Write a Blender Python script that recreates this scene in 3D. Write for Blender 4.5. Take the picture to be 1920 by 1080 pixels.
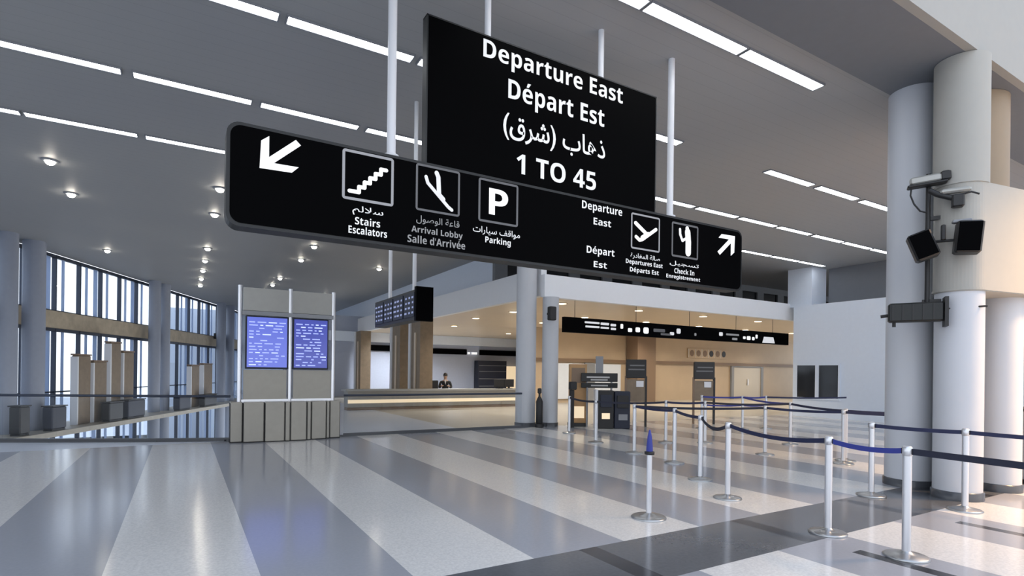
import bpy, math, random
from mathutils import Vector, Matrix
random.seed(7)
S = bpy.context.scene
for o in list(bpy.data.objects): bpy.data.objects.remove(o)
COL = S.collection
PI = math.pi

# ------------------------------------------------------------------ camera
cam_d = bpy.data.cameras.new('camera'); cam = bpy.data.objects.new('camera', cam_d); COL.objects.link(cam)
cam_d.sensor_fit = 'HORIZONTAL'; cam_d.sensor_width = 36.0; cam_d.lens = 1036.0*36/1920
cam_d.shift_y = 157.5/1920; cam_d.clip_end = 400; cam_d.clip_start = .05
YAW = math.radians(30.8); ROLL = math.radians(0.7)
cam.matrix_world = (Matrix.Translation((0, 0, 1.6)) @ Matrix.Rotation(-YAW, 4, 'Z') @ Matrix.Rotation(PI/2, 4, 'X') @ Matrix.Rotation(ROLL, 4, 'Z'))
S.camera = cam
# ------------------------------------------------------------------ world, exposure
w = bpy.data.worlds.new('sky'); S.world = w; w.use_nodes = True
nt = w.node_tree; bg = nt.nodes['Background']
tc = nt.nodes.new('ShaderNodeTexCoord'); sep = nt.nodes.new('ShaderNodeSeparateXYZ'); cr = nt.nodes.new('ShaderNodeValToRGB')
nt.links.new(tc.outputs['Generated'], sep.inputs[0]); nt.links.new(sep.outputs['Z'], cr.inputs[0]); nt.links.new(cr.outputs[0], bg.inputs[0])
cr.color_ramp.elements[0].color = (.90, .94, 1.0, 1); cr.color_ramp.elements[1].color = (.66, .78, 1.0, 1)
bg.inputs[1].default_value = 1.0
vs = S.view_settings; vs.view_transform = 'Standard'; vs.look = 'None'; vs.exposure = 0.85; vs.gamma = 1.0; vs.use_curve_mapping = False

# ------------------------------------------------------------------ materials
def mat(name, col, rough=.5, metal=0, emit=None, es=0, noise=0, nscale=8, spec=None, coat=0):
    m = bpy.data.materials.new(name); m.use_nodes = True; t = m.node_tree; b = t.nodes['Principled BSDF']
    b.inputs['Base Color'].default_value = (*col, 1); b.inputs['Roughness'].default_value = rough; b.inputs['Metallic'].default_value = metal
    if spec is not None: b.inputs['Specular IOR Level'].default_value = spec
    if coat: b.inputs['Coat Weight'].default_value = coat
    if emit: b.inputs['Emission Color'].default_value = (*emit, 1); b.inputs['Emission Strength'].default_value = es
    if noise:
        n = t.nodes.new('ShaderNodeTexNoise'); n.inputs['Scale'].default_value = nscale; n.inputs['Detail'].default_value = 4
        g = t.nodes.new('ShaderNodeNewGeometry'); t.links.new(g.outputs['Position'], n.inputs['Vector'])
        mx = t.nodes.new('ShaderNodeMix'); mx.data_type = 'RGBA'
        mx.inputs['A'].default_value = (*[c*(1-noise) for c in col], 1); mx.inputs['B'].default_value = (*[min(1, c*(1+noise)) for c in col], 1)
        t.links.new(n.outputs['Fac'], mx.inputs['Factor']); t.links.new(mx.outputs['Result'], b.inputs['Base Color'])
    return m
def glass_mat(name, tint, refl=.08):
    m = bpy.data.materials.new(name); m.use_nodes = True; t = m.node_tree; t.nodes.clear()
    out = t.nodes.new('ShaderNodeOutputMaterial'); mx = t.nodes.new('ShaderNodeMixShader')
    tr = t.nodes.new('ShaderNodeBsdfTransparent'); gl = t.nodes.new('ShaderNodeBsdfGlossy')
    tr.inputs[0].default_value = (*tint, 1); gl.inputs['Roughness'].default_value = .02; gl.inputs[0].default_value = (.9, .95, 1, 1)
    mx.inputs[0].default_value = refl
    t.links.new(tr.outputs[0], mx.inputs[1]); t.links.new(gl.outputs[0], mx.inputs[2]); t.links.new(mx.outputs[0], out.inputs[0])
    return m
class NB:
    def __init__(s, t): s.t = t
    def m(s, op, a, b=None, c=None):
        n = s.t.nodes.new('ShaderNodeMath'); n.operation = op
        for i, v in enumerate((a, b, c)):
            if v is None: continue
            if isinstance(v, (int, float)): n.inputs[i].default_value = v
            else: s.t.links.new(v, n.inputs[i])
        return n.outputs[0]
    def mix(s, f, a, b):
        n = s.t.nodes.new('ShaderNodeMix'); n.data_type = 'RGBA'
        for k, v in (('Factor', f), ('A', a), ('B', b)):
            if isinstance(v, tuple): n.inputs[k].default_value = (*v, 1)
            elif isinstance(v, (int, float)): n.inputs[k].default_value = v
            else: s.t.links.new(v, n.inputs[k])
        return n.outputs['Result']
def floor_mat():
    m = mat('terrazzo', (.5, .5, .5), .13); t = m.node_tree; N = NB(t); b = t.nodes['Principled BSDF']
    g = t.nodes.new('ShaderNodeNewGeometry'); sp = t.nodes.new('ShaderNodeSeparateXYZ'); t.links.new(g.outputs['Position'], sp.inputs[0])
    X, Y = sp.outputs['X'], sp.outputs['Y']
    def noise(sc, det=3):
        n = t.nodes.new('ShaderNodeTexNoise'); n.inputs['Scale'].default_value = sc; n.inputs['Detail'].default_value = det
        t.links.new(g.outputs['Position'], n.inputs['Vector']); return n.outputs['Fac']
    P = 2.075
    u = N.m('ABSOLUTE', N.m('SUBTRACT', N.m('FLOORED_MODULO', N.m('ADD', X, P/2 - .01), P), P/2))   # 0 at the centre of a white stripe
    white = N.m('LESS_THAN', u, .525)
    sm = t.nodes.new('ShaderNodeTexVoronoi'); sm.inputs['Scale'].default_value = 45; t.links.new(g.outputs['Position'], sm.inputs['Vector'])
    chip = N.m('MULTIPLY', N.m('GREATER_THAN', sm.outputs['Distance'], .55), .35)
    soft = noise(.8); fine = noise(30, 2)
    wc = N.mix(fine, (.58, .575, .56), (.74, .735, .72)); wc = N.mix(chip, wc, (.5, .5, .51))
    gc = N.mix(fine, (.27, .29, .335), (.35, .37, .42)); gc = N.mix(soft, gc, (.315, .325, .355))
    base = N.mix(white, gc, wc)
    dk = N.mix(fine, (.075, .083, .095), (.115, .122, .135))
    u2 = N.m('ABSOLUTE', N.m('SUBTRACT', N.m('FLOORED_MODULO', N.m('ADD', X, P/2 - 3.19), P), P/2))
    strip = N.m('LESS_THAN', u2, .10)
    band_c = N.mix(strip, dk, (.035, .037, .045))
    band = N.m('MULTIPLY', N.m('GREATER_THAN', Y, 3.08), N.m('LESS_THAN', Y, 3.97))
    base = N.mix(band, base, band_c)
    u3 = N.m('ABSOLUTE', N.m('SUBTRACT', N.m('FLOORED_MODULO', N.m('ADD', X, P/2 - 5.31), P), P/2))
    sl = N.m('MULTIPLY', N.m('LESS_THAN', u3, .07), N.m('MULTIPLY', N.m('GREATER_THAN', Y, 1.1), N.m('LESS_THAN', Y, 2.72)))
    base = N.mix(sl, base, (.03, .03, .034))
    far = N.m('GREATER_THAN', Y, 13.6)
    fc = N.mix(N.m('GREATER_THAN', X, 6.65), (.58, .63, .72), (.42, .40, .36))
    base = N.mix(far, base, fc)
    t.links.new(base, b.inputs['Base Color'])
    r = N.m('ADD', .15, N.m('MULTIPLY', far, .15)); t.links.new(r, b.inputs['Roughness'])
    b.inputs['Specular IOR Level'].default_value = .55
    return m
def ceiling_mat():
    m = mat('painted ceiling boards', (.4, .4, .4), .55); t = m.node_tree; N = NB(t); b = t.nodes['Principled BSDF']
    g = t.nodes.new('ShaderNodeNewGeometry'); sp = t.nodes.new('ShaderNodeSeparateXYZ'); t.links.new(g.outputs['Position'], sp.inputs[0])
    fr = N.m('FRACT', N.m('MULTIPLY', sp.outputs['Y'], 4.8)); joint = N.m('LESS_THAN', fr, .05)
    n = t.nodes.new('ShaderNodeTexNoise'); n.inputs['Scale'].default_value = .35; t.links.new(g.outputs['Position'], n.inputs['Vector'])
    c = N.mix(n.outputs['Fac'], (.33, .335, .345), (.39, .39, .38)); c = N.mix(N.m('MULTIPLY', joint, .18), c, (.12, .12, .12))
    t.links.new(c, b.inputs['Base Color']); return m
M = {}
M['floor'] = floor_mat(); M['ceil'] = ceiling_mat()
M['trimdark'] = mat('dark stone trim', (.06, .065, .075), .25)
M['white'] = mat('white painted plaster', (.70, .77, .88), .6, noise=.03)
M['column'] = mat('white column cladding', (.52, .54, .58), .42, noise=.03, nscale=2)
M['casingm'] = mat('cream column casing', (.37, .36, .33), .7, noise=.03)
M['wcolumn'] = mat('grey blue column paint', (.30, .33, .40), .5, noise=.05)
M['fascia'] = mat('white fascia panel', (.80, .82, .86), .5, noise=.02)
M['bulkhead'] = mat('warm white bulkhead', (.33, .32, .295), .6, noise=.03)
M['greywall'] = mat('dark grey wall', (.16, .17, .19), .6, noise=.05)
M['beige'] = mat('beige wall panel', (.52, .41, .29), .5, noise=.08, nscale=1.5)
M['beigec'] = mat('beige gloss ceiling', (.66, .54, .40), .3, noise=.06, nscale=1)
M['trimb'] = mat('brown trim', (.22, .15, .10), .5)
M['trimb2'] = mat('tan casing', (.30, .225, .15), .6, noise=.05)
M['backpanel'] = mat('pale blue wall panel', (.38, .42, .52), .5, noise=.05)
M['signblack'] = mat('black sign panel', (.0012, .0012, .0015), .5, spec=.02)
M['signrim'] = mat('dark grey aluminium rim', (.010, .011, .012), .5, .1)
M['letter'] = mat('white letters with added glow', (.5, .5, .5), .5, emit=(.93, .95, 1), es=.26)  # glow added to sign whites and frames; the sign itself does not emit
M['letterhi'] = mat('bright white with added glow', (.6, .6, .6), .5, emit=(.97, .98, 1), es=.42)
M['lettermid'] = mat('dim white with added glow', (.16, .16, .16), .5, emit=(.93, .95, 1), es=.09)
M['frameline'] = mat('pictogram frame grey', (.20, .20, .21), .5, emit=(.9, .92, 1), es=.09)
M['framedim'] = mat('pictogram frame dim', (.07, .07, .075), .5, emit=(.9, .92, 1), es=.03)
M['rod'] = mat('white painted rod', (.72, .73, .76), .35)
M['steel'] = mat('brushed steel', (.62, .63, .66), .28, 1)
M['postst'] = mat('satin steel post', (.66, .67, .70), .33, .75)
M['basest'] = mat('scuffed steel base', (.40, .41, .42), .3, .9)
M['belt'] = mat('navy webbing', (.010, .015, .06), .6)
M['beltblk'] = mat('black navy webbing', (.008, .011, .03), .6)
M['beltblue'] = mat('blue webbing', (.028, .042, .27), .55)
M['black'] = mat('black plastic', (.008, .008, .009), .45)
M['blackm'] = mat('black metal', (.02, .022, .022), .5, .3, noise=.2, nscale=30)
M['grey'] = mat('grey plastic', (.25, .26, .28), .5)
M['panel'] = mat('champagne metal panel', (.30, .285, .25), .35, .35, noise=.08)
M['panell'] = mat('light metal header', (.36, .36, .34), .35, .3, noise=.06)
M['wood'] = mat('brown wood cladding', (.22, .165, .11), .5, noise=.25, nscale=5)
M['woodw'] = mat('warm wood', (.45, .26, .11), .5, noise=.25, nscale=4)
M['ledge'] = mat('beige ledge stone', (.40, .36, .29), .5, noise=.2, nscale=4)
M['beam'] = mat('brown stone beam', (.45, .38, .28), .6, noise=.35, nscale=3)
M['mull'] = mat('dark blue grey mullion', (.035, .045, .07), .45, .3)
M['blind'] = mat('translucent pale blue blind', (.7, .78, .9), .7, emit=(.55, .65, .85), es=.0)
b_ = M['blind'].node_tree.nodes['Principled BSDF']; b_.inputs['Transmission Weight'].default_value = .0; b_.inputs['Subsurface Weight'].default_value = 0
def _tl():
    t = M['blind'].node_tree; t.nodes.clear(); o = t.nodes.new('ShaderNodeOutputMaterial'); a = t.nodes.new('ShaderNodeBsdfTranslucent'); d = t.nodes.new('ShaderNodeBsdfDiffuse'); m = t.nodes.new('ShaderNodeMixShader')
    a.inputs[0].default_value = (.60, .70, .86, 1); d.inputs[0].default_value = (.5, .56, .68, 1); m.inputs[0].default_value = .4
    t.links.new(a.outputs[0], m.inputs[1]); t.links.new(d.outputs[0], m.inputs[2]); t.links.new(m.outputs[0], o.inputs[0])
_tl()
M['glass'] = glass_mat('window glass', (.93, .96, .99)); M['railglass'] = glass_mat('rail glass', (.93, .94, .95), .012)
M['light'] = mat('fluorescent diffuser', (.9, .9, .9), .5, emit=(.93, .96, 1), es=5.5)
M['down'] = mat('downlight lens', (1, .95, .85), .5, emit=(1, .93, .80), es=26)
M['warm'] = mat('warm lamp lens', (1, .9, .7), .5, emit=(1, .80, .52), es=4)
M['screen'] = mat('blue departures screen', (.02, .03, .1), .2, emit=(.10, .13, .50), es=.75)
M['screend'] = mat('dark blue departures screen', (.02, .02, .07), .2, emit=(.05, .065, .30), es=.75)
M['scrtext'] = mat('pale screen rows', (.1, .1, .2), .4, emit=(.26, .32, .80), es=.9)
M['scrtext2'] = mat('white screen rows', (.2, .2, .3), .4, emit=(.40, .48, .9), es=.9)
M['concrete'] = mat('outdoor concrete', (.55, .57, .60), .8, noise=.08, nscale=.5)
M['lower'] = mat('lower level floor', (.22, .24, .28), .2, noise=.1, nscale=1)
M['skin'] = mat('skin', (.42, .25, .17), .5); M['hair'] = mat('dark hair', (.012, .010, .009), .5); M['suit'] = mat('dark uniform', (.012, .013, .017), .7)
M['shirt'] = mat('white shirt', (.6, .6, .62), .6)
M['blueplas'] = mat('blue black panel', (.012, .017, .035), .5)
M['ltbox'] = mat('lit panel', (.7, .6, .45), .5, emit=(1, .78, .5), es=.35)
M['darkglass'] = mat('dark window glass', (.012, .014, .018), .08)

# ------------------------------------------------------------------ mesh helpers
class MB:
    def __init__(s): s.v = []; s.f = []; s.sm = []
    def add(s, vs, fs, smooth=False):
        k = len(s.v); s.v += [tuple(p) for p in vs]; s.f += [tuple(i+k for i in f) for f in fs]; s.sm += [smooth]*len(fs); return s
    def box(s, x0, x1, y0, y1, z0, z1, mtx=None):
        vs = [Vector((x, y, z)) for z in (z0, z1) for y in (y0, y1) for x in (x0, x1)]
        if mtx: vs = [mtx @ v for v in vs]
        return s.add(vs, [(0, 2, 3, 1), (4, 5, 7, 6), (0, 1, 5, 4), (2, 6, 7, 3), (0, 4, 6, 2), (1, 3, 7, 5)])
    def rbox(s, x0, x1, y0, y1, z0, z1, r=.02, mtx=None):   # box with chamfered vertical and horizontal edges
        ix = [(x0, x0+r), (x1, x1-r)]; n = 0
        pts = []
        def P(x, y, z):
            v = Vector((x, y, z)); return mtx @ v if mtx else v
        rings = []
        for z, d in ((z0, r), (z0+r, 0), (z1-r, 0), (z1, r)):
            a0, a1, b0, b1 = x0+d, x1-d, y0+d, y1-d
            rings.append([P(a0+r, b0, z), P(a1-r, b0, z), P(a1, b0+r, z), P(a1, b1-r, z), P(a1-r, b1, z), P(a0+r, b1, z), P(a0, b1-r, z), P(a0, b0+r, z)])
        vs = [p for q in rings for p in q]; fs = [tuple(reversed(range(8))), tuple(range(24, 32))]
        for k in range(3):
            for i in range(8): j = (i+1) % 8; fs.append((k*8+i, k*8+j, k*8+8+j, k*8+8+i))
        return s.add(vs, fs)
    def lathe(s, prof, cx=0, cy=0, n=32, z=0):            # prof: (r, z) bottom to top, closed with caps
        vs = []; fs = []
        for r, zz in prof:
            for i in range(n): a = 2*PI*i/n; vs.append((cx+r*math.cos(a), cy+r*math.sin(a), z+zz))
        for k in range(len(prof)-1):
            for i in range(n): j = (i+1) % n; fs.append((k*n+i, k*n+j, k*n+n+j, k*n+n+i))
        s.add(vs, fs, True)
        s.add([vs[i] for i in range(n)], [tuple(reversed(range(n)))]); s.add(vs[-n:], [tuple(range(n))]); return s
    def tube(s, pts, r, n=10):
        pts = [Vector(p) for p in pts]; vs = []; fs = []
        for i, p in enumerate(pts):
            d = (pts[min(i+1, len(pts)-1)]-pts[max(i-1, 0)]).normalized()
            a = Vector((0, 0, 1)) if abs(d.z) < .9 else Vector((1, 0, 0)); u = d.cross(a).normalized(); v = d.cross(u)
            for k in range(n): t = 2*PI*k/n; vs.append(p+(u*math.cos(t)+v*math.sin(t))*r)
        for i in range(len(pts)-1):
            for k in range(n): j = (k+1) % n; fs.append((i*n+k, i*n+j, i*n+n+j, i*n+n+k))
        s.add(vs, fs, True); s.add(vs[:n], [tuple(range(n))]); s.add(vs[-n:], [tuple(reversed(range(n)))]); return s
    def prism(s, poly, z0, z1):                            # polygon in XY
        n = len(poly); vs = [(x, y, z0) for x, y in poly]+[(x, y, z1) for x, y in poly]
        return s.add(vs, [tuple(reversed(range(n))), tuple(range(n, 2*n))]+[(i, (i+1) % n, n+(i+1) % n, n+i) for i in range(n)])
    def prismY(s, poly, y0, y1):                           # polygon in XZ, counter-clockwise seen from -Y
        n = len(poly); vs = [(x, y0, z) for x, z in poly]+[(x, y1, z) for x, z in poly]
        return s.add(vs, [tuple(range(n)), tuple(reversed(range(n, 2*n)))]+[((i+1) % n, i, n+i, n+(i+1) % n) for i in range(n)])
    def build(s, name, m, parent=None, loc=None):
        me = bpy.data.meshes.new(name); o_ = Vector(loc) if loc else Vector((0, 0, 0))
        me.from_pydata([tuple(Vector(v)-o_) for v in s.v], [], s.f); me.polygons.foreach_set('use_smooth', s.sm)
        me.materials.append(m if not isinstance(m, str) else M[m]); me.update()
        o = bpy.data.objects.new(name, me); COL.objects.link(o)
        if loc: o.location = loc
        if parent:
            o.parent = parent
            o.matrix_parent_inverse = Matrix.Identity(4)
            if parent.type == 'EMPTY' and not loc: o.location = -parent_world(parent)
        return o
def parent_world(p):
    v = Vector((0, 0, 0))
    while p: v += p.location; p = p.parent
    return v
def tag(o, label=None, cat=None, group=None, kind=None):
    if label: o['label'] = label
    if cat: o['category'] = cat
    if group: o['group'] = group
    if kind: o['kind'] = kind
    return o
def empty(name, loc, label, cat, group=None):
    o = bpy.data.objects.new(name, None); COL.objects.link(o); o.location = loc; o.empty_display_size = .1
    return tag(o, label, cat, group)
def sub(mb, name, m, parent):                              # sub-part: parent is a mesh object with its own location chain
    o = mb.build(name, m); o.parent = parent; o.location = -parent_world(parent); return o
def struct(mb, name, m, parent=None):
    o = mb.build(name, m, parent); o['kind'] = 'structure'; return o
def copy_tree(o, parent=None):
    c = o.copy(); COL.objects.link(c); c.parent = parent
    for ch in [x for x in bpy.data.objects if x.parent == o]: copy_tree(ch, c)
    return c
def project(X, Y, z):
    F = Vector((math.sin(YAW), math.cos(YAW), 0)); R = Vector((math.cos(YAW), -math.sin(YAW), 0)); p = Vector((X, Y, z-1.6)); d = p.dot(F)
    a, b = p.dot(R)/d*1036, p.z/d*1036; c, s_ = math.cos(ROLL), math.sin(ROLL)
    return 960+a*c+b*s_, 697.5-(b*c-a*s_)
ORD = ['first', 'second', 'third', 'fourth', 'fifth', 'sixth', 'seventh', 'eighth', 'ninth', 'tenth', 'eleventh', 'twelfth', 'thirteenth', 'fourteenth', 'fifteenth', 'sixteenth', 'seventeenth', 'eighteenth', 'nineteenth', 'twentieth']

# ------------------------------------------------------------------ floors
edge = [(-8, 17.6), (-3.3, 15.5), (-2.35, 15.05), (-1.38, 14.63), (-.41, 14.2), (.85, 13.75), (3.3, 13.6)]
f = MB(); f.prism([(-16, -9), (40, -9), (40, 48), (3.3, 48)] + edge[::-1] + [(-16, 20.5)], -.35, 0)
struct(f, 'floor', 'floor')
struct(MB().box(-30, 3.2, 12, 60, -4.9, -4.5), 'floor_lower', 'lower')
t1 = MB()
for (a, b) in zip(edge[:-1], edge[1:]):
    d = (Vector((*b, 0))-Vector((*a, 0))).normalized(); n = Vector((d.y, -d.x, 0))*.14
    t1.prism([(a[0]+n.x, a[1]+n.y), (b[0]+n.x, b[1]+n.y), b, a], .001, .03)
t1.box(3.3, 9.0, 13.46, 13.6, .001, .03)
struct(t1, 'trim_1', 'trimdark')

# ------------------------------------------------------------------ ceilings, soffit, fascias
struct(MB().prism([(-10.2, 3.15), (40, 3.15), (40, 17.2), (10, 17.2), (10, 47), (3.9, 47), (-9.9, 13.3)], 5.9, 6.2).box(22.4, 40, -6, 3.15, 5.9, 6.2), 'ceiling', 'ceil')
struct(MB().box(-10.2, 22.3, 3.15, 4.22, 5.80, 5.899), 'trim_2', 'greywall')
struct(MB().box(-10.2, 40, 3.05, 3.149, 5.80, 9.5), 'trim_3', 'bulkhead')
struct(MB().box(9.2, 23, 13.6, 13.8, 3.85, 4.52), 'trim_4', 'fascia')
struct(MB().box(9.2, 9.4, 13.8, 36, 3.9, 4.75), 'trim_5', 'fascia')
struct(MB().box(9.4, 40, 13.8, 36, 3.95, 4.15), 'ceiling_check_in', 'beigec')

# ------------------------------------------------------------------ walls
struct(MB().box(9.7, 9.9, 17.2, 47, 4.15, 5.9), 'wall_upper_hall', 'white')
struct(MB().box(21, 23, -6, 13.25, 0, 4.36).box(23, 40, 12.9, 13.25, 0, 4.36), 'wall_right', 'white')
struct(MB().box(22.3, 22.6, -6, 12.6, 4.37, 5.9), 'wall_upper_right', 'greywall')
struct(MB().box(21.3, 22.3, 12.7, 13.7, 4.37, 5.9), 'trim_6', 'white')
cl = MB().box(9.4, 40, 17.0, 17.2, 4.15, 4.7).box(9.4, 40, 17.0, 17.2, 5.62, 5.9)
for k in range(19): cl.box(9.4+k*1.62, 9.9+k*1.62, 17.0, 17.2, 4.7, 5.62)
struct(cl, 'wall_upper_back', 'greywall')
cp = MB()
for k in range(18): cp.box(9.9+k*1.62, 11.02+k*1.62, 17.08, 17.12, 4.7, 5.62)
struct(cp, 'window_6', 'darkglass')
# check-in hall back walls
wb = MB().box(15.6, 45, 24, 24.3, 0, 3.95); struct(wb, 'wall_back', 'beige')
struct(MB().box(15.6, 45, 23.9, 23.998, 2.18, 2.36), 'trim_7', 'trimb')
struct(MB().prism([(15.6, 24), (15.8, 24.3), (22.6, 34.1), (22.3, 34.2)], 0, 3.95), 'wall_back_side', 'beige')
struct(MB().box(5, 23, 34, 34.3, 0, 4.9), 'wall_back_left', 'backpanel')
struct(MB().box(5, 22.2, 33.7, 33.99, 3.35, 3.94), 'trim_8', 'white')
struct(MB().box(-2, 12, 46.2, 46.5, -4.5, 5.9), 'wall_far', 'white')
# door in the beige back wall
dr = struct(MB().box(31.1, 31.35, 23.88, 23.998, 0, 2.1).box(34.2, 34.45, 23.88, 23.998, 0, 2.1).box(31.1, 34.45, 23.88, 23.998, 2.1, 2.17), 'door_1', 'grey')
struct(MB().box(31.35, 34.2, 23.93, 23.99, .02, 2.08), 'door_leaf', mat('pale door leaf', (.55, .50, .42), .35), dr)
struct(MB().box(32.74, 32.80, 23.86, 23.93, .9, 1.3), 'door_handle', 'steel', dr)
# pair of dark windows in the white wall
wr = MB()
for y0, y1 in ((11.45, 12.18), (12.32, 13.05)): wr.box(20.975, 20.995, y0, y1, .75, 2.0)
wfr = struct(MB().box(20.95, 20.998, 11.38, 13.1, .68, .75).box(20.95, 20.998, 11.38, 13.1, 2.0, 2.07).box(20.95, 20.998, 11.38, 11.45, .75, 2.0).box(20.95, 20.998, 12.18, 12.32, .75, 2.0).box(20.95, 20.998, 13.05, 13.1, .75, 2.0), 'window_5', 'white')
struct(wr, 'window_pane', 'darkglass', wfr)

# ------------------------------------------------------------------ curtain wall on the left (runs along D from A)
A = Vector((-4.5, 26.6, 0)); D = Vector((.378, .926, 0)).normalized(); NN = Vector((D.y, -D.x, 0))      # NN points indoors
WM = Matrix(((D.x, -NN.x, 0, A.x), (D.y, -NN.y, 0, A.y), (0, 0, 1, 0), (0, 0, 0, 1)))      # local x along the wall, local -y indoors
def wpt(s, inn, z): return A + D*s + NN*inn + Vector((0, 0, z))
bays = [(-14, -1.6, 1), (-.0, 8.2, 2), (9.9, 17.6, 3), (19.5, 21.5, 4)]
s_edges = [-14, -1.0, 8.9, 18.6, 21.6]
for k in range(4):
    a, b = s_edges[k], s_edges[k+1]
    fr = MB(); bl = MB()
    for z in (-4.45, -.7, 3.0, 3.7, 5.82): fr.box(a, b, -.05, .08, z-.06, z+.06, WM)
    for z in (.62,): fr.box(a, b, -.03, .05, z-.025, z+.025, WM)
    x = .67-1.5*12
    while x < b:
        if x > a+.05:
            fr.box(x-.028, x+.028, -.06, .1, -4.5, 5.88, WM)
            bl.box(x+.38, x+.52, -.03, .0, -4.4, 5.8, WM)
            if int(round((x-.67)/1.5)) % 2: bl.box(x+.95, x+1.2, -.03, .0, -4.4, 5.8, WM)
        x += 1.5
    fr.box(a-.04, a+.04, -.06, .1, -4.5, 5.88, WM)
    o = struct(fr, 'window_%d' % (k+1), 'mull')
    struct(MB().box(a+.04, b-.04, .01, .02, -4.45, 5.85, WM), 'window_pane', 'glass', o); struct(bl, 'window_blind', 'blind', o)
struct(MB().box(-14, 21.6, -.22, .3, 3.06, 3.7, WM), 'trim_9', 'beam')
struct(MB().box(-14, 21.6, -1.8, .2, -.78, -.60, WM), 'trim_10', 'ledge')
struct(MB().box(-14, 21.6, -.04, .12, -4.5, -3.6, WM), 'trim_11', 'greywall')
struct(MB().box(-80, 100, -4.56, 60, -.06, 0, Matrix.Translation((0, 0, -4.5)) @ WM @ Matrix.Translation((0, 4.7, 0))), 'ground_outside', 'concrete')

# ------------------------------------------------------------------ columns
def column(x, y, r, z0, z1, label, m='column', group=None, ring=True, n=48):
    e = empty('round_column', (x, y, z0), label, 'column', group)
    MB().lathe([(r, z0), (r, z1)], x, y, n).build('shaft', m, e)
    if ring: MB().lathe([(r+.02, z0), (r+.02, z0+.10), (r+.004, z0+.11)], x, y, n).build('plinth', 'trimdark', e)  # dark ring; at the clustered columns it stands for shadow round the base
    return e
column(8.80, 13.96, .30, 0, 5.9, 'tall white round column at the left corner of the check-in fascia, reaching the ceiling')
column(9.47, 13.66, .245, 0, 3.85, 'shorter white round column under the fascia with a small black speaker')
column(9.27, 4.01, .315, 0, 5.8, 'left one of the clustered white columns at right, behind the cameras, side in deep shade')
e = column(8.88, 3.28, .268, 0, 2.72, 'middle white column of the cluster at right, under the rounded upper cladding')
e2 = column(10.05, 3.22, .25, 0, 2.72, 'rightmost warm-lit column of the cluster at right, set slightly back')
# rounded upper cladding wrapped round the two right columns
def hull_pill(c0, r0, c1, r1, n=20):
    dx, dy = c1[0]-c0[0], c1[1]-c0[1]; L = math.hypot(dx, dy); th = math.atan2(dy, dx); ph = math.acos((r0-r1)/L); pts = []
    for k in range(n+1): a = th-ph-(2*PI-2*ph)*0 + (-(2*PI-2*ph))*k/n; pts.append((c0[0]+r0*math.cos(a), c0[1]+r0*math.sin(a)))
    for k in range(n+1): a = th+ph-2*ph*k/n; pts.append((c1[0]+r1*math.cos(a), c1[1]+r1*math.sin(a)))
    return pts[::-1]
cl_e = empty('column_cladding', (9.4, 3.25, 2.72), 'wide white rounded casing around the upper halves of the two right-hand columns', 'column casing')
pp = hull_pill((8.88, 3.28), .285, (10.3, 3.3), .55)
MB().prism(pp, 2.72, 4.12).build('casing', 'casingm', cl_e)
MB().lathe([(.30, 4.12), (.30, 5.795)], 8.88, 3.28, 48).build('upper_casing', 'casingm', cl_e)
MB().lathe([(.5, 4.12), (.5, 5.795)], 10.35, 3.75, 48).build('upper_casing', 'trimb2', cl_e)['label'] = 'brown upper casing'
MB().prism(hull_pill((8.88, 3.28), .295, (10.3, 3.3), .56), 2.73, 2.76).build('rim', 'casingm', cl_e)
sd = MB().box(-.16, .12, -.05, .05, 0, 5.8, Matrix.Translation((9.22, 3.60, 0)) @ Matrix.Rotation(math.radians(20), 4, 'Z')).build('gap_shade_strip', 'blackm')  # dark strip stands in for the shade between these two columns
tag(sd, 'dark upright strip for the shade in the gap between the two nearest white columns', 'shade strip')

# window-side column pairs, standing on the lower level
pairs = [(-1.64, .32, 'thick grey-blue column before the glass wall, second from the left edge'), (-2.85, .27, 'grey-blue column before the glass wall at the left edge of the view'),
         (6.85, .26, 'slightly thicker left column of the middle pair before the glass wall'), (7.93, .24, 'slightly slimmer right column of the middle pair before the glass wall'),
         (15.75, .28, 'left column of the far pair before the glass wall'), (17.35, .28, 'far column before the glass wall, next to the departures screens')]
for s_, r_, lb in pairs:
    p = wpt(s_, .75, 0); column(p.x, p.y, r_, -4.5, 5.9, lb, 'wcolumn', ring=False)

# brown square pillars on the left edge of the check-in ceiling
for (y0, y1, lb) in ((22.8, 23.9, 'brown clad pillar under the pale fascia, nearest to the service counter'), (25.4, 26.5, 'brown clad pillar with white edge, just left of the one by the counter'),
                     (32.2, 33.2, 'far brown pillar right of the departures screens, nearer of that pair'), (35.4, 37.0, 'farthest brown pillar with a pale edge, beside the departures screens')):
    e = empty('square_pillar', (9.2, (y0+y1)/2, 0), lb, 'pillar')
    MB().box(8.9, 9.5, y0, y1, 0, 3.9).build('shaft', 'wood', e)
    MB().box(8.84, 9.0, y1-.02, y1+.22, 0, 3.9).build('edge_strip', 'rod', e)
    MB().box(8.86, 8.9, (y0+y1)/2-.09, (y0+y1)/2+.09, .2, 3.3).build('light_strip', 'beigec', e)
    MB().box(8.86, 9.54, y0-.04, y1+.03, 0, .12).build('plinth', 'trimdark', e)

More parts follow.
